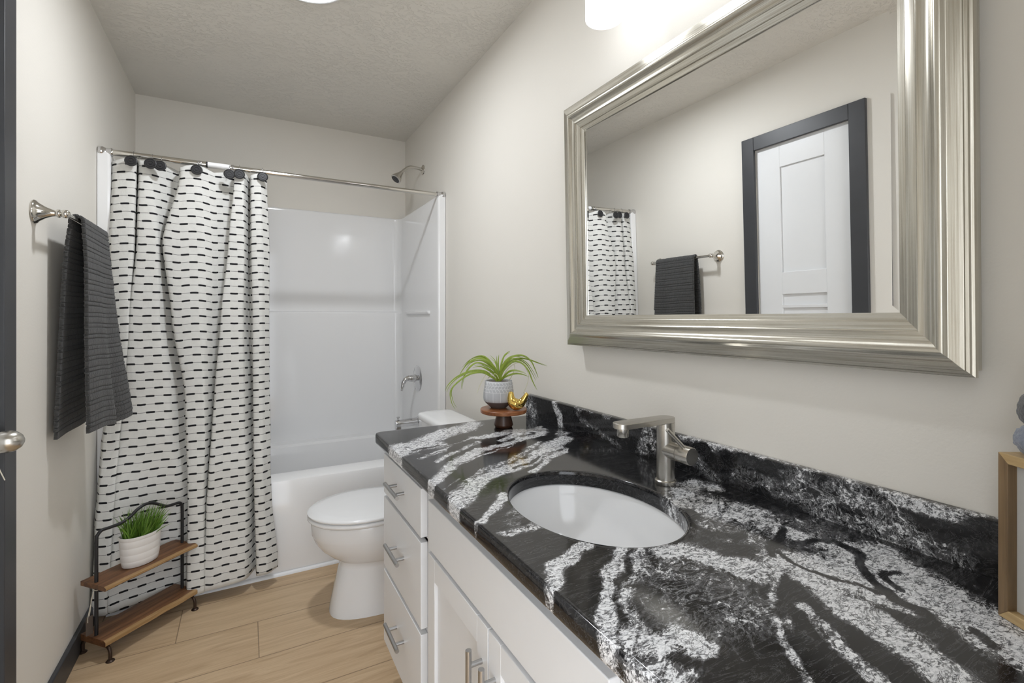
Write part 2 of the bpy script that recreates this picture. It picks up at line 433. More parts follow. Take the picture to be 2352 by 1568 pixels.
# ------------------------------------------------------------------ tub and shower surround
TY = 2.527
tub = thing('bathtub', 'glossy white bathtub with tall shower surround filling the alcove', 'bathtub', (.222, 2.94, 0))
def rrect(x0, x1, y0, y1, r, z, k=8):
    out = []
    for cx, cy, a0 in ((x1 - r, y1 - r, 0), (x0 + r, y1 - r, PI / 2), (x0 + r, y0 + r, PI), (x1 - r, y0 + r, 1.5 * PI)):
        for i in range(k + 1):
            t = a0 + PI / 2 * i / k
            out.append((cx + r * math.cos(t), cy + r * math.sin(t), z))
    return out
X0, X1 = XL + .002, XR - .002
RZ = .447
g = .001
rings = [rrect(X0, X1, TY + .004, YB - .002, .004, 0), rrect(X0, X1, TY, YB - .002, .004, .03), rrect(X0, X1, TY, YB - .002, .004, RZ - .022),
         rrect(X0, X1, TY + .006, YB - .002, .004, RZ - .007), rrect(X0, X1, TY + .022, YB - .004, .006, RZ),
         rrect(-.44, .88, 2.645, 3.225, .13, RZ), rrect(-.425, .865, 2.660, 3.212, .125, RZ - .014),
         rrect(-.39, .84, 2.685, 3.19, .12, .30), rrect(-.34, .81, 2.71, 3.165, .11, .13), rrect(-.29, .77, 2.76, 3.11, .09, .085)]
B().loft(rings).obj('tub', M['fibreglass'], tub, angle=24)
def upath(d, fl):      # plan of the surround's inner face, from right front round to left front
    dB = d; dS = min(d + .020, .045)
    pts = [(XR - .002, 2.565), (XR - dS + .010, 2.565), (XR - dS + .003, 2.568), (XR - dS, 2.576)]
    r = .055
    for i in range(9):
        t = PI / 2 * i / 8
        pts.append((XR - dS - r + r * math.cos(t), YB - dB - r + r * math.sin(t)))
    for i in range(9):
        t = PI / 2 + PI / 2 * i / 8
        pts.append((XL + dS + r + r * math.cos(t), YB - dB - r + r * math.sin(t)))
    pts += [(XL + dS, 2.576), (XL + dS - .003, 2.568), (XL + dS - .010, 2.565), (XL + .002, 2.565)]
    return pts
ring = []
for z, d in ((RZ - .004, .052), (RZ + .03, .052), (1.22, .052), (1.243, .052), (1.2475, .0512), (1.251, .049), (1.254, .045), (1.256, .040), (1.2575, .034), (1.260, .030), (1.264, .0285), (1.285, .028), (1.86, .026), (1.885, .026), (1.893, .0252), (1.899, .0225), (1.902, .018), (1.9025, .012), (1.9025, .002)):
    ring.append([(px, py, z) for px, py in upath(d, z)])
B().loft(ring, False, False, closed=False).obj('surround', M['fibreglass'], tub, angle=16)
sh = B()
for zz in (1.252,):
    sh.loft([rrect(XR - .057, XR - .034, 2.70, 3.16, .010, zz - .012), rrect(XR - .060, XR - .034, 2.70, 3.16, .010, zz), rrect(XR - .056, XR - .034, 2.705, 3.155, .010, zz + .004)])
sh.obj('soap_ledge', M['fibreglass'], tub)
q_ = B().loft([[(x_, TY, 0), (x_, TY - .013, 0), (x_, TY - .012, .006), (x_, TY - .007, .012), (x_, TY, .014)] for x_ in (-.50, XR - .02)])
struct(q_.obj('trim_2', M['white_door']), 'white quarter round at the foot of the tub', 'trim')

# shower rod
rod = thing('shower_rod', 'chrome tension rod carrying the shower curtain over the tub', 'curtain rod', (.222, 2.58, 1.906))
RODZ = 1.906
B().tube([(-.505, 2.58, 1.906), (-.06, 2.58, 1.906)], .0128, 20).obj('outer_tube', M['nickel'], rod)
B().tube([(-.06, 2.58, 1.906), (.935, 2.58, 1.906)], .0112, 20).obj('inner_tube', M['nickel'], rod)
B().lathe([(.0132, 0), (.0142, .002), (.0142, .008), (.012, .010)], (-.06, 2.58, 1.906), (1, 0, 0), 20).obj('collar', M['chrome'], rod)
B().lathe([(.0132, 0), (.0142, .002), (.0142, .012), (.0132, .014)], (-.19, 2.58, 1.906), (1, 0, 0), 20).obj('collar', M['chrome'], rod)
B().lathe([(.0131, 0), (.0131, .088)], (-.153, 2.58, 1.906), (1, 0, 0), 20).obj('sticker', M['sticker'], rod)
B().lathe([(.0130, 0), (.0134, .001), (.0134, .006), (.0130, .007)], (-.160, 2.58, 1.906), (1, 0, 0), 20).obj('band', M['black_disc'], rod)
for sx_, x_ in ((1, X0 + .002), (-1, X1 - .002)):
    B().lathe([(.0, 0), (.0195, 0), (.0205, .004), (.0195, .014), (.0165, .020), (.0155, .026), (.0155, .034), (.017, .037), (.0178, .041), (.017, .045), (.0125, .047), (.0, .0472)], (x_, 2.58, RODZ), (sx_, 0, 0), 24).obj('end_cap', M['chrome'], rod)

# ------------------------------------------------------------------ shower curtain
ZS = [1.895, 1.851, 1.54, 1.214, .891, .705, .524, .378, .087, .045]
CT = [
[(-.5025,2.605),(-.5053,2.59),(-.4986,2.57),(-.4999,2.555),(-.5206,2.54),(-.5264,2.515),(-.5351,2.505),(-.5346,2.49)],
[(-.4767,2.56),(-.4867,2.545),(-.4814,2.525),(-.4828,2.51),(-.5046,2.495),(-.5103,2.47),(-.5189,2.46),(-.5302,2.445)],
[(-.4099,2.55),(-.4148,2.535),(-.4273,2.515),(-.4417,2.5),(-.453,2.485),(-.4622,2.46),(-.4685,2.45),(-.4804,2.435)],
[(-.4136,2.62),(-.4173,2.605),(-.4362,2.585),(-.4468,2.57),(-.4629,2.555),(-.4671,2.516),(-.4741,2.516),(-.4887,2.505)],
[(-.396,2.555),(-.3981,2.54),(-.4224,2.52),(-.4327,2.505),(-.447,2.49),(-.4535,2.465),(-.4558,2.455),(-.4733,2.44)],
[(-.3602,2.555),(-.3325,2.54),(-.3299,2.52),(-.2948,2.505),(-.2931,2.49),(-.2571,2.495),(-.2473,2.505),(-.2708,2.508)],
[(-.27,2.62),(-.3192,2.605),(-.2838,2.585),(-.2378,2.57),(-.2332,2.555),(-.2233,2.516),(-.2233,2.516),(-.2296,2.516)],
[(-.2492,2.54),(-.3078,2.525),(-.2735,2.505),(-.2273,2.49),(-.2228,2.475),(-.2175,2.45),(-.2151,2.44),(-.2153,2.425)],
[(-.1785,2.535),(-.1726,2.52),(-.1713,2.5),(-.1623,2.485),(-.1597,2.47),(-.1628,2.445),(-.1621,2.435),(-.158,2.42)],
[(-.0515,2.605),(-.0739,2.59),(-.1007,2.57),(-.1237,2.555),(-.133,2.54),(-.1398,2.515),(-.149,2.505),(-.1594,2.49)],
[(-.0468,2.54),(-.0687,2.525),(-.0965,2.505),(-.1189,2.49),(-.1279,2.475),(-.1362,2.45),(-.1436,2.44),(-.1537,2.425)],
[(-.0104,2.54),(-.0103,2.525),(-.0188,2.505),(-.0153,2.49),(-.0135,2.475),(-.0049,2.45),(-.0032,2.44),(-.0099,2.425)],
[(.0129,2.62),(.0128,2.605),(.0109,2.585),(.027,2.57),(.0268,2.555),(.0299,2.516),(.0317,2.516),(.0351,2.505)],
[(.0196,2.545),(.0212,2.53),(.0263,2.51),(.0279,2.495),(.0295,2.48),(.0309,2.455),(.0325,2.445),(.0408,2.43)],
[(.0569,2.535),(.0602,2.52),(.0597,2.5),(.0593,2.485),(.0625,2.47),(.0636,2.445),(.0651,2.435),(.0837,2.42)],
[(.0854,2.575),(.0959,2.56),(.0933,2.54),(.0946,2.525),(.0977,2.51),(.0967,2.485),(.1017,2.475),(.1261,2.46)]]
RINGS = [(-.4202, 1.8688), (-.355, 1.864), (-.3216, 1.8598), (-.191, 1.862), (-.0676, 1.8601), (-.0279, 1.8678), (.0663, 1.8689)]
def curtain_row(z):
    zs = ZS[1:-1]; i = 0
    if z >= zs[0]: i, t = 0, 0.0
    elif z <= zs[-1]: i, t = len(zs) - 2, 1.0
    else:
        while z < zs[i + 1]: i += 1
        t = (zs[i] - z) / (zs[i] - zs[i + 1])
        t = t * t * (3 - 2 * t) * .5 + t * .5
    return [(Vector((*c[i], 0)) * (1 - t) + Vector((*c[i + 1], 0)) * t) for c in CT]
def densify(row, k=10):
    out = []
    for i in range(len(row) - 1):
        p0, p1, p2, p3 = row[max(i - 1, 0)], row[i], row[i + 1], row[min(i + 2, len(row) - 1)]
        m1, m2 = (p2 - p0) * .33, (p3 - p1) * .33
        for j in range(k):
            t = j / k
            h00, h10, h01, h11 = 2*t**3 - 3*t*t + 1, t**3 - 2*t*t + t, -2*t**3 + 3*t*t, t**3 - t*t
            out.append(p1 * h00 + m1 * h10 + p2 * h01 + m2 * h11)
    out.append(row[-1]); return out
NZ = 110
mid = densify(curtain_row(1.0)); S_ = [0.0]
for i in range(1, len(mid)): S_.append(S_[-1] + (mid[i] - mid[i - 1]).length)
verts, uvs, faces = [], [], []
K = len(mid)
for r in range(NZ + 1):
    fr = r / NZ
    z0 = 1.885 - fr * (1.885 - .05)
    row_ = densify(curtain_row(z0))
    SR = [0.0]
    for j in range(1, K): SR.append(SR[-1] + (row_[j] - row_[j - 1]).length)
    SR = [q - SR[80] for q in SR]
    for j, p in enumerate(row_):
        top = 1.885
        gap = min(abs(p.x - q[0]) for q in RINGS)
        dip = min(.016, gap * gap * 5.0)
        bot = .046 + max(0, (p.x + .25)) * .075
        z = (top - dip) * (1 - fr) + bot * fr
        nz = noise.noise(Vector((S_[j] * 9, z * 2.2, 3.1))) * .006 * min(1, .3 + fr)
        y_ = p.y + nz
        if z < .47: y_ = min(y_, TY - .008)
        verts.append((p.x + nz * .4, y_, z)); uvs.append((SR[j] + noise.noise(Vector((S_[j]*2, z, 0)))*.01, z + dip * .4))
for r in range(NZ):
    for j in range(K - 1):
        a = r * K + j; faces.append((a, a + 1, a + K + 1, a + K))
cb = B(); cb.v = verts; cb.f = faces
cur = cb.obj('shower_curtain', M['curtain'], uv=uvs, angle=180)
sm = cur.modifiers.new('thickness', 'SOLIDIFY'); sm.thickness = .0012; sm.offset = 0
tag(cur, 'white shower curtain with rows of black dashes hanging outside the tub', 'shower curtain')

names = ['first black button hook at the wall end of the shower rod', 'black button hook second from the wall, left of a close pair',
         'black button hook third from the wall, right of a close pair', 'lone black button hook above the middle of the curtain',
         'black button hook half covered by a fabric fold', 'black button hook just right of the folded fabric tab',
         'last black button hook at the open end of the curtain']
ring0 = None
for i, (rx, rz_) in enumerate(RINGS):
    if ring0 is None:
        ring0 = thing('curtain_hook', names[0], 'curtain hook', (rx, 2.58, 1.906), 0, 'button hooks along the shower rod')
        wire = [(0, .0158 * math.cos(t), .0158 * math.sin(t)) for t in [(-.35 + 2.0 * k / 18) * PI for k in range(13)]]
        wire = [(0, -.0158 * math.sin(a), .0158 * math.cos(a)) for a in [(-1.05 + 1.85 * k / 20) * PI for k in range(21)]]
        wire += [(0, -.018, -.018), (0, -.034, -.022)]
        B().tube(wire, .0011, 6).obj('wire_hook', M['chrome'], ring0, local=True)
        B().lathe([(.0, 0), (.0215, 0), (.0228, .002), (.0215, .005), (.0190, .0062), (.0175, .0048), (.0140, .0048), (.0128, .0066), (.0100, .0066), (.0088, .0048), (.005, .0048), (.004, .0068), (.0, .0068)],
                  (0, -.054, -.040), (0, -1, .10), 28).obj('button', M['black_disc'], ring0, local=True)
    else:
        dup(ring0, (rx, 2.58, 1.906 + (rz_ - 1.866) * .8), names[i])

# ------------------------------------------------------------------ shower fittings
s_ = thing('showerhead', 'nickel showerhead on a bent arm high above the surround', 'showerhead', (.984, 2.963, 2.154))
B().lathe([(.0, 0), (.031, 0), (.030, .004), (.018, .010), (.0125, .012)], (.983, 2.963, 2.154), (-1, 0, 0), 28).obj('flange', M['nickel'], s_)
B().tube(smoothpts([(.98, 2.963, 2.154), (.94, 2.963, 2.160), (.895, 2.963, 2.158), (.865, 2.963, 2.138), (.842, 2.963, 2.115)], 6), .0095, 14).obj('arm', M['nickel'], s_)
hd = B().lathe([(.011, 0), (.013, .004), (.013, .012), (.017, .020), (.029, .048), (.0335, .058), (.0335, .064), (.029, .066), (.0, .067)], (.846, 2.963, 2.119), (-.62, -.12, -.78), 32).obj('head', M['nickel'], s_)
ax = Vector((-.62, -.12, -.78)).normalized()
B().lathe([(.0, .0), (.026, .0), (.026, .002), (.0, .003)], tuple(Vector((.846, 2.963, 2.119)) + ax * .0665), tuple(ax), 28).obj('spray_face', M['black_disc'], hd)
v_ = thing('shower_valve', 'chrome round shower valve with curved lever on the surround', 'shower valve', (.932, 2.93, .8375))
SXR = XR - .045
B().lathe([(.0, 0), (.080, 0), (.0805, .004), (.075, .009), (.052, .013), (.030, .016), (.026, .018), (.0, .018)], (SXR + .002, 2.93, .8375), (-1, 0, 0), 40).obj('escutcheon', M['chrome'], v_)
B().lathe([(.022, 0), (.021, .028), (.018, .045), (.0, .046)], (SXR - .014, 2.93, .8405), (-1, 0, 0), 24).tube(smoothpts([(SXR - .044, 2.93, .8425), (SXR - .075, 2.93, .8385), (SXR - .092, 2.93, .8175), (SXR - .099, 2.93, .787), (SXR - .103, 2.93, .767)], 5), [.018] * 4 + [.016] * 4 + [.013] * 4 + [.010] * 4 + [.007] * 4 + [.006], 16).obj('lever', M['chrome'], v_)
p_ = thing('tub_spout', 'chrome tub spout with diverter knob low on the surround', 'tub spout', (.92, 2.93, .575))
B().lathe([(.030, 0), (.030, .006), (.025, .010), (.0245, .045), (.023, .11), (.024, .135), (.022, .142), (.0, .143)], (SXR + .001, 2.93, .571), (-1, 0, -.03), 28).obj('body', M['chrome'], p_)
B().box(SXR - .142, SXR - .108, 2.914, 2.946, .526, .563).obj('outlet', M['chrome'], p_, bevel=.006)
B().lathe([(.006, 0), (.005, .008), (.0095, .011), (.0095, .018), (.0, .019)], (SXR - .125, 2.93, .591), (0, 0, 1), 18).obj('diverter_knob', M['chrome'], p_)

# ------------------------------------------------------------------ toilet
TC = 2.11
to = thing('toilet', 'white two piece toilet between the tub and the vanity', 'toilet', (.55, TC, 0))
def egg(xf, xb, hw, z, k=40, p=2.0, xm=None):
    xm = xm if xm is not None else xf + (xb - xf) * .55
    out = []
    for i in range(k):
        t = 2 * PI * i / k
        c, s = math.cos(t), math.sin(t)
        cx = abs(c) ** (2 / p) * (1 if c > 0 else -1); sy_ = abs(s) ** (2 / p) * (1 if s > 0 else -1)
        x_ = xm + (xb - xm) * cx if c > 0 else xm + (xm - xf) * cx
        out.append((x_, TC + hw * sy_, z))
    return out
bowl = [egg(.300, .80, .118, 0, p=2.6), egg(.302, .80, .115, .02, p=2.6), egg(.318, .79, .104, .10, p=2.5), egg(.338, .78, .098, .185, p=2.4), egg(.345, .78, .098, .205, p=2.3),
        egg(.338, .78, .110, .213, p=2.2), egg(.305, .77, .138, .235, p=2.1), egg(.268, .76, .160, .268), egg(.246, .75, .172, .300), egg(.237, .74, .176, .322), egg(.233, .74, .178, .330), egg(.229, .74, .180, .378), egg(.234, .735, .177, .388)]
B().loft(bowl).obj('bowl', M['porcelain'], to, angle=60)
sr = [egg(.222, .70, .184, .391, xm=.45), egg(.216, .70, .188, .397, xm=.45), egg(.216, .70, .188, .403, xm=.45), egg(.222, .70, .184, .408, xm=.45)]
B().loft(sr).obj('seat_ring', M['seat'], to, angle=60)
ld = [egg(.224, .70, .182, .4105, xm=.45), egg(.216, .70, .188, .415, xm=.45), egg(.215, .70, .189, .421, xm=.45), egg(.222, .695, .183, .4265, xm=.45), egg(.26, .66, .150, .4305, xm=.45), egg(.34, .58, .08, .432, xm=.45)]
B().loft(ld).obj('seat_lid', M['seat'], to, angle=60)
def rbox(x0, x1, y0, y1, r, prof):
    return [rrect(x0 + i, x1 - i, y0 + i, y1 - i, max(.004, r - i * .5), z) for z, i in prof]
B().loft(rbox(.755, .915, 1.897, 2.323, .03, [(.375, .025), (.39, .014), (.45, .008), (.60, .002), (.716, 0)])).obj('tank', M['porcelain'], to, angle=50)
B().loft(rbox(.737, .924, 1.880, 2.338, .045, [(.716, .006), (.719, .001), (.735, .0), (.743, .002), (.748, .008), (.751, .025), (.753, .07)])).obj('tank_lid', M['porcelain'], to, angle=60)
B().box(.66, .775, 2.02, 2.20, .33, .40).obj('tank_mount', M['porcelain'], to, bevel=.01)

# ------------------------------------------------------------------ vanity
CF = .378; CL = 1.642; CT0, CT1 = .797, .830; VY0 = .032; DF = .400
van = thing('vanity_cabinet', 'light grey shaker vanity cabinet under the granite countertop', 'vanity', (.70, .82, 0))
B().box(.420, XR - .002, VY0, 1.620, .10, .63).box(.420, .440, VY0, 1.620, .62, CT0 - .001).box(.435, XR - .002, 1.60, 1.620, .62, CT0 - .001).box(.435, XR - .002, VY0, VY0 + .02, .62, CT0 - .001).box(.435, XR - .002, 1.185, 1.203, .62, CT0 - .001).obj('carcass', M['cabinet'], van)
B().box(.480, XR - .01, VY0 + .005, 1.615, 0, .10).obj('toe_kick', M['cabinet'], van)
def pull(p0, p1, posts, par):
    b = B().tube([p0, p1], .006, 14)
    for q in posts: b.tube([q, (DF + .001, q[1], q[2])], .005, 12)
    h_ = b.obj('handle', M['pull_steel'], par); h_['label'] = 'brushed steel bar handle'
for y0, y1 in ((1.224, 1.612), (.034, .420)):
    for z0, z1, hz in ((.637, .766, .705), (.397, .624, .5165), (.147, .3825, .2740)):
        d = B().box(DF, .4195, y0, y1, z0, z1).obj('drawer', M['cabinet'], van, bevel=.0015)
        yc = (y0 + y1) / 2
        pull((.372, yc - .069, hz), (.372, yc + .069, hz), [(.372, yc - .038, hz), (.372, yc + .038, hz)], d)
B().box(DF, .4195, .475, 1.168, .6365, .757).obj('false_front', M['cabinet'], van, bevel=.0015)
for y0, y1, hy in ((.8235, 1.168, .850), (.475, .8195, .793)):
    st = .049; z0, z1 = .147, .625
    b = B().box(DF, .4195, y0, y0 + st, z0, z1).box(DF, .4195, y1 - st, y1, z0, z1).box(DF, .4195, y0 + st, y1 - st, z1 - .054, z1).box(DF, .4195, y0 + st, y1 - st, z0, z0 + .054)
    d = b.box(DF + .008, .4195, y0 + st, y1 - st, z0 + .054, z1 - .054).obj('door', M['cabinet'], van, bevel=.001)
    pull((.372, hy, .578), (.372, hy, .420), [(.372, hy, .548), (.372, hy, .450)], d)

# countertop: dense grid so the stone's patches can be a per-vertex density
SC = (.630, .806); SA, SB = .213, .160            # sink centre, half length (y), half depth (x)
STROKES = [  # (half width, strength, polyline on the slab)
 (.042, 1.0, [(.374,1.420),(.461,1.440),(.572,1.498),(.715,1.600)]), (.050, 1.0, [(.365,1.360),(.441,1.400),(.490,1.400)]), (.006, .8, [(.45,1.30),(.56,1.37),(.66,1.42)]), (.005, .8, [(.55,1.22),(.66,1.28),(.78,1.36)]), (.005, .75, [(.47,1.16),(.58,1.22),(.70,1.27)]), (.006, .75, [(.60,1.06),(.70,1.12),(.82,1.20)]), (.005, .7, [(.38,1.02),(.45,1.07)]), (.03, .8, [(.60,1.56),(.70,1.57)]),
 (.026, 1.0, [(.660,1.410),(.781,1.432),(.882,1.405)]), (.015, .9, [(.70,1.35),(.80,1.39),(.90,1.44)]),
 (.018, 1.0, [(.357,1.064),(.494,1.199),(.592,1.266),(.751,1.322),(.875,1.366)]), (.010, .75, [(.44,1.22),(.55,1.30),(.62,1.36)]), (.008, .7, [(.42,1.26),(.50,1.31)]),
 (.026, 1.05, [(.371,.935),(.495,1.036),(.609,1.085),(.767,1.181),(.884,1.268)]), (.012, .7, [(.40,.99),(.52,1.09),(.66,1.17),(.80,1.26)]),
 (.012, 1.0, [(.638,1.024),(.721,1.102),(.830,1.168)]), (.011, 1.0, [(.502,.937),(.446,.875),(.381,.825)]), (.012, .72, [(.470,.767),(.430,.766),(.388,.766)]),
 (.018, .55, [(.50,.86),(.43,.80)]), (.011, 1.05, [(.512,.664),(.466,.634),(.411,.598),(.380,.576)]), (.010, .95, [(.554,.628),(.479,.579),(.407,.500),(.360,.444)]),
 (.012, .75, [(.567,.600),(.486,.542),(.450,.506),(.420,.452)]), (.055, .82, [(.818,.706),(.836,.656),(.851,.599)]), (.03, .85, [(.842,.750),(.913,.775),(.924,.736)]),
 (.026, .95, [(.599,.569),(.637,.548),(.671,.453),(.72,.452)]), (.045, 1.05, [(.74,.45),(.774,.39),(.79,.34)]), (.026, 1.1, [(.73,.41),(.703,.337),(.671,.262),(.653,.221),(.64,.12)]),
 (.060, 1.05, [(.865,.398),(.830,.313),(.811,.237),(.80,.14)]), (.028, .9, [(.835,.548),(.864,.444)]), (.022, 1.0, [(.402,.449),(.417,.416),(.450,.414),(.456,.384)]),
 (.03, .85, [(.362,.407),(.381,.371),(.40,.30)]), (.006, .8, [(.684,.428),(.614,.387),(.569,.349),(.508,.301)]), (.009, .75, [(.651,.360),(.604,.306)]), (.010, .75, [(.602,.293),(.582,.260)]),
 (.07, .50, [(.561,.542),(.580,.476),(.568,.412)]), (.05, .45, [(.50,.47),(.47,.42)]), (.10, .50, [(.78,.62),(.82,.56),(.87,.50)]), (.010, .6, [(.76,1.14),(.86,1.22)]), (.02, .6, [(.88,1.30),(.93,1.34)])]
DARK = [(.008, [(.851,.529),(.800,.505),(.737,.477)]), (.008, [(.826,.486),(.888,.456),(.882,.42),(.827,.386),(.788,.353),(.77,.3),(.725,.263),(.702,.238)]), (.005, [(.768,.474),(.739,.434),(.744,.401),(.762,.379),(.772,.346)]),
        (.006, [(.78,.258),(.763,.226)]), (.010, [(.781,.678),(.733,.631),(.726,.587),(.768,.556)]), (.006, [(.60,1.075),(.70,1.125)]), (.007, [(.43,1.36),(.50,1.385)]), (.006, [(.80,.33),(.83,.36),(.86,.36)])]
SPLASH = [(.010, .8, [(.86,.920),(.60,.922),(.28,.920)]), (.006, .6, [(1.40,.920),(1.15,.922)]), (.014, .85, [(1.45,.914),(1.409,.854),(1.371,.81)]), (.05, .62, [(1.645,.91),(1.62,.86),(1.60,.83)]), (.028, .62, [(.990,.904),(1.005,.871),(.957,.871)]), (.014, .55, [(.853,.832),(.760,.814)]), (.020, .5, [(.93,.90),(.84,.88),(.76,.845)]),
 (.045, .60, [(.476,.88),(.409,.865),(.35,.825)]), (.02, .5, [(.698,.869),(.599,.848),(.514,.826)]), (.04, .62, [(.441,.807),(.378,.805)]), (.045, .58, [(.56,.87),(.50,.85)]), (.03, .5, [(.20,.87),(.10,.82)]), (.012, .5, [(1.30,.90),(1.22,.86),(1.10,.84)])]
def density(P, strokes, seed, warp=.012, dark=()):
    P = np.asarray(P, dtype=float)
    W = np.zeros_like(P)
    for i, (a, b_) in enumerate(P):
        q1 = noise.noise_vector(Vector((a * 9, b_ * 9, seed))); q2 = noise.noise_vector(Vector((a * 28, b_ * 28, seed + 5)))
        W[i] = (q1.x * warp * 1.8 + q2.x * warp * 1.0, q1.y * warp * 1.8 + q2.y * warp * 1.0)
    Q = P + W
    out = np.zeros(len(P))
    for hw, stg, pl in strokes:
        best = np.full(len(P), 9.0)
        for (ax_, ay_), (bx_, by_) in zip(pl[:-1], pl[1:]):
            d = np.array([bx_ - ax_, by_ - ay_]); L2 = (d ** 2).sum()
            t = np.clip(((Q - (ax_, ay_)) @ d) / L2, 0, 1)
            best = np.minimum(best, np.hypot(Q[:, 0] - ax_ - t * d[0], Q[:, 1] - ay_ - t * d[1]))
        s = np.clip(1.35 - best / hw * .75, 0, 1); s = s * s * (3 - 2 * s)
        out = np.maximum(out, s * stg)
    for hw, pl in dark:
        best = np.full(len(P), 9.0)
        for (ax_, ay_), (bx_, by_) in zip(pl[:-1], pl[1:]):
            d = np.array([bx_ - ax_, by_ - ay_]); L2 = (d ** 2).sum()
            t = np.clip(((Q - (ax_, ay_)) @ d) / L2, 0, 1)
            best = np.minimum(best, np.hypot(Q[:, 0] - ax_ - t * d[0], Q[:, 1] - ay_ - t * d[1]))
        out *= np.clip(best / hw - .45, 0, 1)
    return out * .72
def seg(a, b_, st): return list(np.linspace(a, b_, max(2, int(round((b_ - a) / st)) + 1)))
gx = seg(CF, .44, .006)[:-1] + seg(.44, .82, .006)[:-1] + seg(.82, XR - .001, .006)
gy = seg(VY0 - .008, .56, .006)[:-1] + seg(.56, 1.052, .006)[:-1] + seg(1.052, CL, .006)
i0, i1 = gx.index(.44), int(np.argmin(np.abs(np.array(gx) - .82))); j0, j1 = int(np.argmin(np.abs(np.array(gy) - .56))), int(np.argmin(np.abs(np.array(gy) - 1.052)))
ct = B(); pat = []
vid = {}
def cv(x_, y_, z_, px, py):
    ct.v.append((x_, y_, z_)); pat.append((px, py)); return len(ct.v) - 1
RC = .022                                        # rounded left front corner
def corner(x_, y_):
    cx, cy = CF + RC, CL - RC
    if x_ < cx and y_ > cy:
        dx, dy = x_ - cx, y_ - cy; m = max(abs(dx), abs(dy)); h = math.hypot(dx, dy)
        if h > 1e-9: return cx + dx / h * m, cy + dy / h * m
    return x_, y_
for i, x_ in enumerate(gx):
    for j, y_ in enumerate(gy):
        if i0 < i < i1 and j0 < j < j1: continue
        q = corner(x_, y_); vid[i, j] = cv(q[0], q[1], CT1, q[0], q[1])
for i in range(len(gx) - 1):
    for j in range(len(gy) - 1):
        if i0 <= i < i1 and j0 <= j < j1: continue
        ct.f.append((vid[i, j], vid[i + 1, j], vid[i + 1, j + 1], vid[i, j + 1]))
per = [(i, j0) for i in range(i0, i1)] + [(i1, j) for j in range(j0, j1)] + [(i, j1) for i in range(i1, i0, -1)] + [(i0, j) for j in range(j1, j0, -1)]
prev = [vid[q] for q in per]; NR = 14
ell = []
for q in per:
    x_, y_ = gx[q[0]], gy[q[1]]
    t = math.atan2((y_ - SC[1]) / SA, (x_ - SC[0]) / SB)
    ell.append((SC[0] + SB * math.cos(t), SC[1] + SA * math.sin(t)))
def bridge(prev, cur):
    n_ = len(prev)
    for k in range(n_): ct.f.append((prev[k], prev[(k + 1) % n_], cur[(k + 1) % n_], cur[k]))
for r in range(1, NR + 1):
    t = r / NR; cur_ = []
    for q, e in zip(per, ell):
        x_ = gx[q[0]] * (1 - t) + e[0] * t; y_ = gy[q[1]] * (1 - t) + e[1] * t
        cur_.append(cv(x_, y_, CT1 - (.0006 if r == NR else 0), x_, y_))
    bridge(prev, cur_); prev = cur_
for z_, sh_ in ((CT1 - .002, .0015), (CT1 - .012, .0018), (CT1 - .022, .0018), (CT0, .0018)):
    cur_ = []
    for e in ell:
        dx, dy = e[0] - SC[0], e[1] - SC[1]; h = math.hypot(dx, dy)
        cur_.append(cv(e[0] - dx / h * sh_, e[1] - dy / h * sh_, z_, e[0] - dx / h * (CT1 - z_) * .3, e[1] - dy / h * (CT1 - z_) * .3))
    bridge(prev, cur_); prev = cur_
edge = [vid[len(gx) - 1 - i, len(gy) - 1] for i in range(len(gx))] + [vid[0, j] for j in range(len(gy) - 2, -1, -1)] + [vid[i, 0] for i in range(1, len(gx))]
prev = edge
for z_, o_ in ((CT1 - .0015, .0015), (CT1 - .005, .0025), (CT1 - .014, .0028), (CT1 - .024, .0028), (CT0 + .003, .0025), (CT0, .0005)):
    cur_ = []
    for k, e in enumerate(edge):
        x_, y_, _ = ct.v[e]
        ox = -o_ if x_ < CF + RC * .9 and y_ < CL - .0001 or x_ <= CF + 1e-6 else 0
        oy = o_ if y_ > CL - RC * .9 else 0
        cur_.append(cv(x_ + ox, y_ + oy, z_, x_ - (CT1 - z_) * .15, y_))
    for k in range(len(edge) - 1): ct.f.append((prev[k], prev[k + 1], cur_[k + 1], cur_[k]))
    prev = cur_
top_ = thing('vanity_countertop', 'polished black granite countertop with white swirls on the vanity', 'countertop', (.68, .82, CT0))
ct.obj('slab', M['granite'], top_, attr=density(pat, STROKES, 1.7, dark=DARK), angle=50)
BZ = .915; BX = .962
bs = B(); pat = []
ny, nzs = 270, 16
prof = [(BX, CT1 + .0003)] + [(BX, CT1 + (BZ - .002 - CT1) * k / 12) for k in range(1, 13)] + [(BX + .0025, BZ), (XR - .012, BZ), (XR - .0015, BZ)]
for i in range(ny + 1):
    y_ = VY0 - .006 + (CL - .006 - VY0 + .006) * i / ny
    for px, pz in prof:
        bs.v.append((px, y_, pz)); pat.append((y_, pz + (px - BX) * .5))
kk = len(prof)
for i in range(ny):
    for k in range(kk - 1):
        a = i * kk + k; bs.f.append((a, a + 1, a + kk + 1, a + kk))
base_i = ny * kk
bs.v.append((XR - .0015, CL - .006, CT1 + .0003)); pat.append((CL, CT1))
bs.f.append(tuple(base_i + k for k in range(kk)) + (len(bs.v) - 1,))
bs.obj('backsplash', M['granite'], top_, attr=density(pat, SPLASH, 8.3, .014), angle=40)

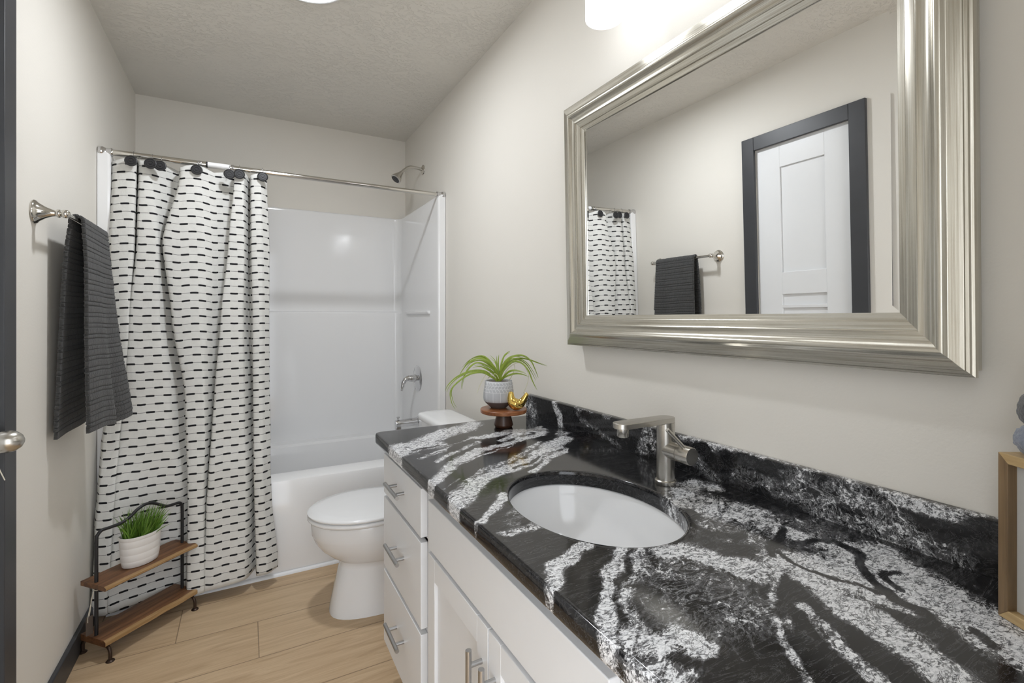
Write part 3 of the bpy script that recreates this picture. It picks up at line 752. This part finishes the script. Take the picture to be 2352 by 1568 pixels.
# sink
sk = thing('undermount_sink', 'oval white undermount sink set in the black granite', 'sink', (SC[0], SC[1], .66))
def ov(a, b, z, k=64): return [(SC[0] + b * math.cos(2 * PI * i / k), SC[1] + a * math.sin(2 * PI * i / k), z) for i in range(k)]
rr_ = [ov(.232, .179, CT0 - .012), ov(.232, .179, CT0 - .001), ov(.219, .166, CT0 - .001), ov(.216, .163, CT0 - .006), ov(.212, .159, .775), ov(.204, .152, .745), ov(.186, .138, .710), ov(.150, .110, .680), ov(.09, .07, .662), ov(.03, .03, .655)]
B().loft(rr_, False, True).obj('basin', M['porcelain'], sk, angle=60)
B().lathe([(.0, 0), (.023, 0), (.024, .002), (.019, .004), (.0, .0035)], (SC[0], SC[1], .6555), (0, 0, 1), 28).obj('drain', M['chrome'], sk)

# faucet
FX, FY = .8506, .8097
fa = thing('faucet', 'brushed nickel single handle faucet standing behind the sink', 'faucet', (FX, FY, CT1))
B().lathe([(.024, .0003), (.0245, .002), (.0245, .009), (.0225, .011), (.0, .011)], (FX, FY, CT1), (0, 0, 1), 36).obj('base_ring', M['brushed'], fa)
B().lathe([(.0205, .010), (.0205, .143)], (FX, FY, CT1), (0, 0, 1), 36).obj('body', M['brushed'], fa)
def stadium(x0, x1, yc, r, z, k=12):
    out = []
    for i in range(k + 1): out.append((x1 - r + r * math.cos(-PI / 2 + PI * i / k), yc + r * math.sin(-PI / 2 + PI * i / k), z))
    for i in range(k + 1): out.append((x0 + r + r * math.cos(PI / 2 + PI * i / k), yc + r * math.sin(PI / 2 + PI * i / k), z))
    return out
B().loft([stadium(.6995, FX + .0205, FY, .0205, z_) for z_ in (.9725, .9843)]).obj('spout', M['brushed'], fa, bevel=.001)
B().lathe([(.0128, 0), (.0128, -.0175), (.0118, -.019), (.0, -.0185)], (.7215, FY, .9725), (0, 0, 1), 28).obj('aerator', M['brushed'], fa)
B().lathe([(.0195, .0), (.0195, .0415), (.0183, .042), (.0183, .0435), (.0195, .044), (.0195, .0745), (.0185, .076), (.0, .076)], (FX, FY, .9105), (0, -1, 0), 32).obj('handle', M['brushed'], fa)
B().tube([(FX - .006, FY - .060, .926), (FX - .048, FY - .050, .9700)], .0045, 14).obj('lever', M['brushed'], fa)

# ------------------------------------------------------------------ mirror
MT = .0187
mi = thing('wall_mirror', 'large wall mirror in a wide champagne silver frame above the vanity', 'mirror', (.9389, .8057, 1.512))
mi.rotation_euler = (0, -MT, 0)
HW, HH = .4165, .2905
def mbuild(b, name, mat, **kw): return b.obj(name, mat, mi, local=True, **kw)
bw, lift = .012, -.00038
g_ = B()
def rc(w_, h_, d): return [(d, -w_, -h_), (d, w_, -h_), (d, w_, h_), (d, -w_, h_)]
g_.loft([rc(HW - bw, HH - bw, 0), rc(HW + .004, HH + .004, lift)], True, False)
mbuild(g_, 'glass', M['mirror'], angle=.2)
PR = [(0, .0012), (0, .0045), (.0115, .0075), (.0120, .0100), (.0135, .0112), (.0275, .0145), (.0282, .0170), (.0300, .0182), (.036, .0172), (.044, .0175), (.050, .0205), (.0530, .0240), (.0560, .0262), (.0600, .0268), (.0640, .0258), (.0672, .0232),
      (.0690, .0222), (.080, .0205), (.0860, .0188), (.0866, .0160), (.0905, .0150), (.0925, .0130), (.0960, .0120), (.0965, .0100), (.0965, .0030), (.0930, .0030), (.0930, -.0070), (.0890, -.0070), (.0890, -.0340), (.004, -.0340), (.004, .0012)]
def member(side):
    rings = []
    for e in (-1, 1):
        ring_ = []
        for w_, d in PR:
            if side == 'b': ring_.append((-d, e * (HW + w_), -(HH + w_)))
            if side == 't': ring_.append((-d, e * (HW + w_), HH + w_))
            if side == 'l': ring_.append((-d, HW + w_, e * (HH + w_)))
            if side == 'r': ring_.append((-d, -(HW + w_), e * (HH + w_)))
        rings.append(ring_)
    return B().loft(rings)
for s in 'bt': mbuild(member(s), 'frame_rail', M['frame_h'], angle=28)
for s in 'lr': mbuild(member(s), 'frame_stile', M['frame_v'], angle=28)

# ------------------------------------------------------------------ lamps
cl = thing('ceiling_light', 'round flush white ceiling light, lit, at the top edge', 'ceiling light', (.185, 1.885, HC))
B().lathe([(.0, 0), (.150, 0), (.150, -.010), (.146, -.020), (.138, -.023), (.134, -.021), (.134, -.012), (.0, -.012)], (.185, 1.885, HC - .0005), (0, 0, 1), 48).obj('rim', M['white_door'], cl)
B().lathe([(.133, -.015), (.133, -.022), (.10, -.0245), (.0, -.0255)], (.185, 1.885, HC), (0, 0, 1), 40).obj('diffuser', M['ceil_lamp'], cl)
al = bpy.data.lights.new('led', 'AREA'); al.shape = 'DISK'; al.size = .11; al.energy = CEIL_LED; al.color = (0.955, 0.99, 1.04)
ao = bpy.data.objects.new('led', al); COL.objects.link(ao); ao.parent = cl; ao.location = (0, 0, -.0275)
vl = thing('vanity_light', 'wall lamp with frosted cylinder shades, lit, above the mirror', 'wall lamp', (XR, .806, 2.26))
B().box(XR - .024, XR - .001, .68, .932, 2.235, 2.325).obj('backplate', M['brushed'], vl, bevel=.004)
B().box(.834, .856, .545, 1.067, 2.262, 2.284).box(.85, XR - .02, .796, .816, 2.264, 2.282).obj('arm', M['brushed'], vl, bevel=.002)
for y_ in (1.022, .806, .590):
    B().lathe([(.030, 0), (.030, -.045), (.0, -.046)], (.845, y_, 2.262), (0, 0, 1), 24).obj('socket', M['brushed'], vl)
    B().lathe([(.031, 2.215), (.0490, 2.212), (.0508, 2.206), (.0508, 2.020), (.0500, 2.018), (.0490, 2.019), (.0485, 2.024), (.0485, 2.204)], (.845, y_, 0), (0, 0, 1), 36, cap0=False, cap1=False).obj('shade', M['shade'], vl)['label'] = 'frosted glass cylinder shade'
    bl = bpy.data.lights.new('bulb', 'POINT'); bl.energy = BULB; bl.shadow_soft_size = .024; bl.color = (0.955, 0.99, 1.04)
    bo = bpy.data.objects.new('bulb', bl); COL.objects.link(bo); bo.parent = vl; bo.location = (.845 - XR, y_ - .806, 2.115 - 2.26)

# ------------------------------------------------------------------ towel bar and towel
tb = thing('towel_bar', 'polished nickel towel bar on the left wall', 'towel bar', (XL, 2.12, 1.519))
BZ_ = 1.521
B().tube([(-.470, 1.893, BZ_), (-.470, 2.348, BZ_)], .0075, 16).obj('bar', M['nickel'], tb)
for y_ in (1.893, 2.348):
    B().lathe([(.0, 0), (.0335, 0), (.0345, .003), (.033, .006), (.0305, .008), (.0275, .010), (.024, .015), (.016, .027), (.0105, .040), (.0085, .048), (.0085, .0505), (.0115, .0515), (.0125, .055), (.0115, .0585), (.0075, .060), (.0075, .064)], (XL + .0005, y_, BZ_), (1, 0, 0), 32).lathe([(.001, -.0125), (.006, -.0112), (.0105, -.007), (.0125, 0), (.0105, .007), (.006, .0112), (.001, .0125)], (-.470, y_, BZ_), (0, 0, 1), 24).obj('post', M['nickel'], tb)
tw = B(); tuv = []
NP, NW = 420, 40
def towel_path(a):      # a across the width 0 near .. 1 far; returns profile back hem -> over the bar -> front hem
    y = 2.0 + .298 * a
    r = .0125
    bk = [(-.520 + .010 * a, .836 + .004 * a), (-.514, .95), (-.506, 1.15), (-.496, 1.38), (-.484, 1.50)]
    ft = [(-.456, 1.50), (-.450 + .004 * a, 1.38), (-.449 + .022 * a, 1.15), (-.446 + .042 * a, .95), (-.443 + .050 * a, .846 - .004 * a)]
    arc = [(-.470 + (r) * math.cos(t), 1.521 + r * math.sin(t)) for t in [PI - PI * k / 8 for k in range(9)]]
    return y, [Vector((p[0], 0, p[1])) for p in bk + arc + ft]
for i in range(NW + 1):
    a = i / NW
    y, path = towel_path(a)
    sp = smoothpts(path, 6)
    L = [0.0]
    for q in range(1, len(sp)): L.append(L[-1] + (sp[q] - sp[q - 1]).length)
    for k in range(NP + 1):
        s = L[-1] * k / NP
        q = max(x for x in range(len(L)) if L[x] <= s + 1e-9); q = min(q, len(L) - 2)
        t = (s - L[q]) / (L[q + 1] - L[q]); p = sp[q].lerp(sp[q + 1], t)
        f = abs(k / NP - .5) * 2
        fr = k / NP > .5
        wav = f * f * (.010 * math.sin(a * 8.0 + (0 if fr else 2.0)) + (.022 * math.exp(-((a - .40 - .10 * f) / .13) ** 2) - .012 * math.exp(-((a - .70) / .10) ** 2) if fr else 0))
        yy = y + (f * f * (.012 * (a - .3)) if fr else -.006 * f * f * (1 - a))
        m = (s / .0355) % 1.0
        rib = max(min(1, max(0, (.30 - abs(m - .31)) / .05)), min(1, max(0, (.18 - abs(m - .81)) / .05)))
        if L[-1] - s < .022 or s < .022: rib = .25
        g = .75 + .25 * (noise.noise(Vector((a * 24, int(s / .0178) * 3.7, 0))) > -.1)
        tn = (sp[q + 1] - sp[q]).normalized(); dn = Vector((-tn.z, 0, tn.x)) * (.0032 * rib * g)
        rag = (.0016 * rib) * (-1 if i == 0 else 1) if i in (0, NW) else 0
        tw.v.append((p.x + (wav if fr else wav * .25) + dn.x, yy + rag, p.z + dn.z + (f * f * .006 * math.sin(a * 7) if fr else 0))); tuv.append((a * .30 + (.5 if fr else 0), s))
for i in range(NW):
    for k in range(NP):
        b0 = i * (NP + 1) + k; tw.f.append((b0, b0 + 1, b0 + NP + 2, b0 + NP + 1))
towel = tw.obj('towel', M['towel'], uv=tuv, angle=180)
sm = towel.modifiers.new('thickness', 'SOLIDIFY'); sm.thickness = .009; sm.offset = 0
tag(towel, 'charcoal ribbed towel draped over the bar on the left wall', 'towel')

# ------------------------------------------------------------------ two tier shelf in the corner
FLp, BLp, FRp = Vector((-.424, 2.180, 0)), Vector((-.518, 2.290, 0)), Vector((-.190, 2.398, 0))
ex_ = (FRp - FLp); LEN = ex_.length; ang_ = math.atan2(ex_.y, ex_.x); DEP = (BLp - FLp).length
cen = FLp + ex_ * .5 + (BLp - FLp) * .5
shf = thing('tabletop_shelf', 'small two tier wood and black iron shelf on the floor by the curtain', 'shelf', tuple(cen), ang_)
hl = LEN / 2; hd_ = DEP / 2
full = [(-hl, 0, .050), (-hl, 0, .25), (-hl, 0, .410), (-hl + .004, 0, .434), (-hl + .018, 0, .446), (-hl + .045, 0, .4455), (-.075, 0, .447), (-.045, 0, .458), (-.020, 0, .475), (.010, 0, .4845), (.040, 0, .478), (.070, 0, .460), (.095, 0, .446), (.125, 0, .443), (hl - .014, 0, .441), (hl - .003, 0, .430), (hl, 0, .408), (hl, 0, .25), (hl, 0, .050)]
B().tube(smoothpts(full, 5), .0058, 12).obj('frame_rod', M['black_metal'], shf, local=True)
for sx_ in (-1, 1):
    x_ = sx_ * hl
    lg = smoothpts([(x_, -hd_, .006), (x_, -hd_, .032), (x_, -hd_ + .008, .046), (x_, -hd_ + .022, .050), (x_, 0, .050), (x_, hd_ - .022, .050), (x_, hd_ - .008, .046), (x_, hd_, .032), (x_, hd_, .006)], 4)
    b = B().tube(lg, .0055, 12)
    for yy in (-hd_, hd_): b.lathe([(.0, 0), (.0125, 0), (.0135, .002), (.010, .006), (.0055, .008)], (x_, yy, .0), (0, 0, 1), 18)
    b.obj('leg', M['bronze'], shf, local=True)
def board(z0, z1, extra, name):
    n_ = 24; rings = []
    for i in range(n_ + 1):
        x_ = -hl - extra + (LEN + 2 * extra) * i / n_
        wv = .004 * noise.noise(Vector((x_ * 14, z1 * 9, 0))); yb_, yf_ = hd_ - .012, -hd_ + .002 + wv
        rings.append([(x_, yf_ + .004, z0), (x_, yb_, z0), (x_, yb_, z1), (x_, yf_ + .010, z1), (x_, yf_, z1 - .005), (x_, yf_ - .0005, z0 + .004)])
    o = B().loft(rings).obj(name, M['acacia'], shf, local=True, angle=30)
    o.data.materials.append(M['sapwood'])
    for pl in o.data.polygons:
        c_ = pl.center
        if c_.y < -hd_ + .012 and abs(pl.normal.x) < .8 and pl.normal.z > -.5: pl.material_index = 1
    return o
board(.252, .268, .014, 'shelf_board')
board(.056, .078, .014, 'shelf_board')
ht = thing('hang_tag', 'small brown tag on twine tied to the left post of the shelf', 'tag', tuple(cen), ang_)
tp = Vector((-hl - .0, -.0, .245))
B().tube([(tp.x + .0075 * math.cos(t), tp.y + .0075 * math.sin(t), .243 + .003 * math.sin(t)) for t in [2 * PI * k / 16 for k in range(17)]], .0012, 6).tube(smoothpts([(tp.x - .007, tp.y, .243), (tp.x - .013, tp.y + .006, .20), (tp.x - .022, tp.y + .008, .15), (tp.x - .020, tp.y + .012, .13)], 5), .0011, 6).tube(smoothpts([(tp.x - .007, tp.y, .243), (tp.x - .010, tp.y + .010, .21), (tp.x - .012, tp.y + .012, .17), (tp.x - .020, tp.y + .012, .13)], 5), .0011, 6).obj('twine', M['string'], ht, local=True)
B().box(tp.x - .026, tp.x - .004, tp.y + .011, tp.y + .0125, .085, .152).obj('card', M['tag'], ht, local=True, bevel=.0004)

# potted grass
pg = thing('potted_grass', 'oval white ribbed pot of green grass on the upper shelf', 'plant', (cen.x - .006, cen.y - .006, .268), ang_)
pr = [(.0, .001), (.050, .001), (.056, .004)]
for k in range(1, 5): pr += [(.0580 + .0016 * k, .026 * k - .0015), (.0576 + .0016 * k, .026 * k), (.0582 + .0016 * k, .026 * k + .0015)]
pr += [(.0665, .115), (.066, .118), (.063, .118), (.0615, .114), (.058, .092), (.0, .091)]
B().lathe([(r * 1.0, h) for r, h in pr], (0, 0, 0), (0, 0, 1), 40, sx=1.10, sy=.80).obj('pot', M['pot_white'], pg, local=True, angle=60)
gr = B()
def blade(b, pts, w0, face, fold=.25):
    n_ = len(pts)
    for i, p in enumerate(pts):
        t = i / (n_ - 1); d = (pts[min(i + 1, n_ - 1)] - pts[max(i - 1, 0)]).normalized()
        s = d.cross(face); s = s.normalized() if s.length > 1e-6 else Vector((1, 0, 0))
        w_ = w0 * (1 - t ** 2.2) * (.75 + .25 * min(1, t * 4)) + .0002
        nn = s.cross(d).normalized()
        b.v += [tuple(p - s * w_), tuple(p + nn * w_ * fold), tuple(p + s * w_)]
    o = len(b.v) - 3 * n_
    for i in range(n_ - 1):
        for k in range(2):
            a = o + 3 * i + k; b.f.append((a, a + 1, a + 4, a + 3))
for _ in range(320):
    a = random.uniform(0, 2 * PI); r = math.sqrt(random.random())
    p0 = Vector((.056 * r * math.cos(a), .040 * r * math.sin(a), .091))
    lean = Vector((p0.x * .55 + .016 + random.gauss(0, .017), p0.y * .7 + random.gauss(0, .016), 0)); H = random.uniform(.065, .142) * (1.0 - .15 * r)
    droop = random.uniform(.0, .02)
    pts = [p0 + lean * (t ** 1.5) + Vector((0, 0, H * t - droop * t * t)) for t in [k / 5 for k in range(6)]]
    blade(gr, pts, random.uniform(.0016, .0030), Vector((math.cos(a * 3), math.sin(a * 3), .2)))
gr.obj('grass', M['grass'], pg, local=True, angle=180)

# ------------------------------------------------------------------ cake stand group on the counter
CS = (.794, 1.507)
cs = thing('cake_stand', 'round brown wooden pedestal stand on the far end of the countertop', 'stand', (*CS, CT1))
B().lathe([(.0, .0005), (.029, .0005), (.0335, .008), (.0335, .010), (.0235, .052), (.0, .052)], (*CS, CT1), (0, 0, 1), 36).obj('foot', M['stand_dark'], cs)
B().lathe([(.0, .052), (.079, .052), (.0815, .054), (.082, .064), (.080, .0662), (.0, .0665)], (*CS, CT1), (0, 0, 1), 56).obj('plate', M['stand_wood'], cs)
PZ = CT1 + .0668
PC = (.783, 1.524)
pt = thing('potted_plant', 'grey herringbone pot with a spiky arching air plant on the wooden stand', 'plant', (*PC, PZ))
B().lathe([(.0, 0), (.026, 0), (.0285, .002), (.046, .018), (.0525, .026), (.0545, .036), (.0535, .056), (.0495, .082), (.0475, .0955), (.0465, .0965), (.0445, .0955), (.044, .086), (.0, .085)], (0, 0, 0), (0, 0, 1), 44).obj('pot', M['pot_pattern'], pt, local=True, angle=50)
B().lathe([(.0, .0855), (.0435, .0855), (.042, .090), (.03, .091), (.0, .0925)], (0, 0, 0), (0, 0, 1), 28).obj('soil', M['soil'], pt, local=True)
rt = Vector((.8765, -.481, 0)); fw = Vector((.481, .8765, 0))
pxm = 1.72 / 1110.7 / 5.113
def LP(x, y, dep=0): return rt * ((x - 1475) * pxm) + Vector((0, 0, .092 + (565 - y) * pxm)) + fw * dep
leaves = [  # traced arcs: width, depth offset at the tip, points across the pot's own vertical plane
 (.0068, -.030, [(1460,560),(1390,500),(1300,440),(1150,440),(1000,500),(900,590),(865,660)]),
 (.0060, -.055, [(1450,550),(1380,500),(1290,455),(1150,470),(1010,560),(930,660),(945,780),(990,855)]),
 (.0060, .010, [(1465,560),(1440,420),(1350,330),(1250,290),(1130,340),(1060,420),(1000,520)]),
 (.0055, .040, [(1470,560),(1420,400),(1340,300),(1260,270),(1150,310),(1060,400)]),
 (.0055, -.020, [(1465,560),(1430,440),(1300,360),(1200,350),(1110,430),(1060,540),(1045,645)]),
 (.0040, .050, [(1475,560),(1460,420),(1430,330),(1370,270)]),
 (.0060, .015, [(1475,560),(1470,430),(1470,330),(1478,255)]),
 (.0055, .045, [(1480,560),(1500,400),(1530,290),(1570,240),(1612,217)]),
 (.0068, .010, [(1485,560),(1510,410),(1600,290),(1750,262),(1850,325),(1900,420),(1940,525)]),
 (.0045, .050, [(1485,560),(1530,400),(1640,315),(1740,300),(1850,325),(1950,365),(2052,402)]),
 (.0060, -.025, [(1490,560),(1530,440),(1640,335),(1740,345),(1820,430),(1870,550),(1922,655)]),
 (.0045, -.050, [(1490,560),(1540,500),(1610,440),(1700,430),(1800,460)]),
 (.0045, -.010, [(1495,560),(1550,510),(1650,470),(1730,470),(1810,495)]),
 (.0045, .030, [(1485,560),(1560,380),(1680,310),(1790,360),(1860,460),(1915,570)]),
 (.0055, .030, [(1480,560),(1440,460),(1380,380),(1270,320),(1150,350),(1080,430)]),
 (.0060, -.020, [(1480,560),(1500,450),(1560,350),(1650,270),(1760,280)]),
 (.0060, -.040, [(1470,560),(1440,490),(1370,430),(1270,380),(1180,390)]),
 (.0065, -.020, [(1478,560),(1450,450),(1400,370),(1330,310)]), (.0065, -.025, [(1482,560),(1500,440),(1545,360),(1600,310)])]
lb = B(); pb = B()
for w_, dep, pl in leaves:
    n_ = len(pl) - 1
    pts = smoothpts([LP(x, y, dep * (k / n_) ** 1.2 - .004) for k, (x, y) in enumerate(pl)], 7)
    q0 = Vector((random.uniform(-.004, .004), random.uniform(-.004, .004), random.uniform(-.005, .004)))
    blade(lb, [p + q0 * (k / len(pts)) * 2.2 for k, p in enumerate(pts)], w_ * .40, (fw * -1 + Vector((0, 0, .35))).normalized(), .5)
    blade(lb, pts, w_ * .60, (fw * -1 + Vector((0, 0, .35))).normalized(), .5)
for w_, dep, pl in [(.0016, -.020, [(1590,565),(1640,480),(1662,410),(1655,365),(1630,340)]), (.0018, -.02, [(1500,555),(1600,400),(1730,340),(1800,420),(1822,510),(1800,610),(1760,695)]),
                    (.0017, -.015, [(1440,555),(1410,470),(1340,470),(1280,560),(1245,640),(1230,695)]), (.0016, -.03, [(1350,530),(1395,485),(1445,472),(1480,520)])]:
    n_ = len(pl) - 1
    pb.tube(smoothpts([LP(x, y, dep * (k / n_)) for k, (x, y) in enumerate(pl)], 7), [w_ * (1 - .5 * k / (n_ * 7)) for k in range(n_ * 7 + 1)], 7)
lb.obj('leaves', M['leaf'], pt, local=True, angle=180)
pb.obj('aerial_roots', M['leaf_pale'], pt, local=True, angle=180)['label'] = 'pale curled roots'

# gold bird
bd = B()
BC = Vector((.8185, 1.4480, PZ - .0005))
bp = [(-.0228, .0645, .0010), (-.0229, .0640, .0048), (-.0231, .0620, .0078), (-.0234, .0570, .0097), (-.0237, .0490, .0112), (-.0225, .0390, .0142), (-.0180, .0290, .0188), (-.0095, .0222, .0215), (.0010, .0212, .0198), (.0105, .0255, .0158), (.0180, .0335, .0122), (.0245, .0435, .0098), (.0290, .0530, .0078), (.0312, .0585, .0062), (.0316, .0592, .0030)]
path = [BC + rt * a + Vector((0, 0, h)) for a, h, r in bp]
bd.tube(smoothpts(path, 4), [float(q) for q in np.interp(np.linspace(0, 14, 57), range(15), [q[2] for q in bp])], 22)
bird = bd.obj('bird_figurine', M['gold'], angle=180)
rm = bird.modifiers.new('remesh', 'REMESH'); rm.mode = 'VOXEL'; rm.voxel_size = .0011; rm.use_smooth_shade = True
sm = bird.modifiers.new('smooth', 'SMOOTH'); sm.iterations = 14; sm.factor = .5
tag(bird, 'small shiny gold bird figurine beside the grey pot on the stand', 'figurine')

# ------------------------------------------------------------------ wooden box frame and felt ornament at the right edge
fr_dir = Vector((-.016, -.028, 0)).normalized(); nb = Vector((-fr_dir.y, fr_dir.x, 0)) * -1     # edge direction, outward normal
A0 = Vector((.8482, .2445, CT1))
if nb.x > 0: nb = -nb
sbang = math.atan2(fr_dir.y, fr_dir.x)
sb = thing('box_frame', 'wooden box frame standing on the countertop at the right edge', 'box frame', tuple(A0), sbang)
LX, DP, HT, TH = .17, .052, .2105, .0125
# local x along the front edge, local y: into the box is away from the outward normal
sgn_ = -1 if (Matrix.Rotation(-sbang, 3, 'Z') @ nb).y > 0 else 1
def lb_(x0, x1, d0, d1, z0, z1, name, mat, **kw):
    y0, y1 = sorted((sgn_ * d0, sgn_ * d1)); return B().box(x0, x1, y0, y1, z0, z1).obj(name, mat, sb, local=True, **kw)
def trap(pts_, name, mat):
    b = B(); b.loft([[(x_, sgn_ * d, z_) for x_, z_ in pts_] for d in (0, DP)]); return b.obj(name, mat, sb, local=True, bevel=.0006)
trap([(0, .0008), (TH, TH), (TH, HT - TH), (0, HT)], 'frame_side', M['box_dark'])
trap([(LX, .0008), (LX - TH, TH), (LX - TH, HT - TH), (LX, HT)], 'frame_side', M['box_dark'])
trap([(0, HT), (TH, HT - TH), (LX - TH, HT - TH), (LX, HT)], 'frame_rail', M['box_light'])
trap([(0, .0008), (TH, TH), (LX - TH, TH), (LX, .0008)], 'frame_rail', M['box_light'])
lb_(TH, LX - TH, .0115, .0165, TH, HT - TH, 'back_panel', M['grey_panel'])
OC = A0 + fr_dir * .027 - nb * .026
on = thing('felt_ornament', 'fuzzy grey ornament on top of the wooden box frame', 'ornament', (OC.x, OC.y, CT1 + HT))
def fuzz(c, rx, rz, seed):
    bm = bmesh.new(); bmesh.ops.create_icosphere(bm, subdivisions=4, radius=1)
    b = B()
    for v in bm.verts:
        q = v.co.copy(); k = 1 + .10 * noise.noise(q * 5 + Vector((seed, 0, 0))) + .05 * noise.noise(q * 14)
        b.v.append((c[0] + q.x * rx * k, c[1] + q.y * rx * k, c[2] + q.z * rz * k))
    bm.verts.index_update()
    for f in bm.faces: b.f.append(tuple(v.index for v in f.verts))
    bm.free(); return b
fuzz((0, 0, .0205), .024, .0215, 1).obj('body', M['felt2'], on, local=True, angle=180)
fuzz((.002, 0, .058), .0215, .026, 4).obj('head', M['felt'], on, local=True, angle=180)
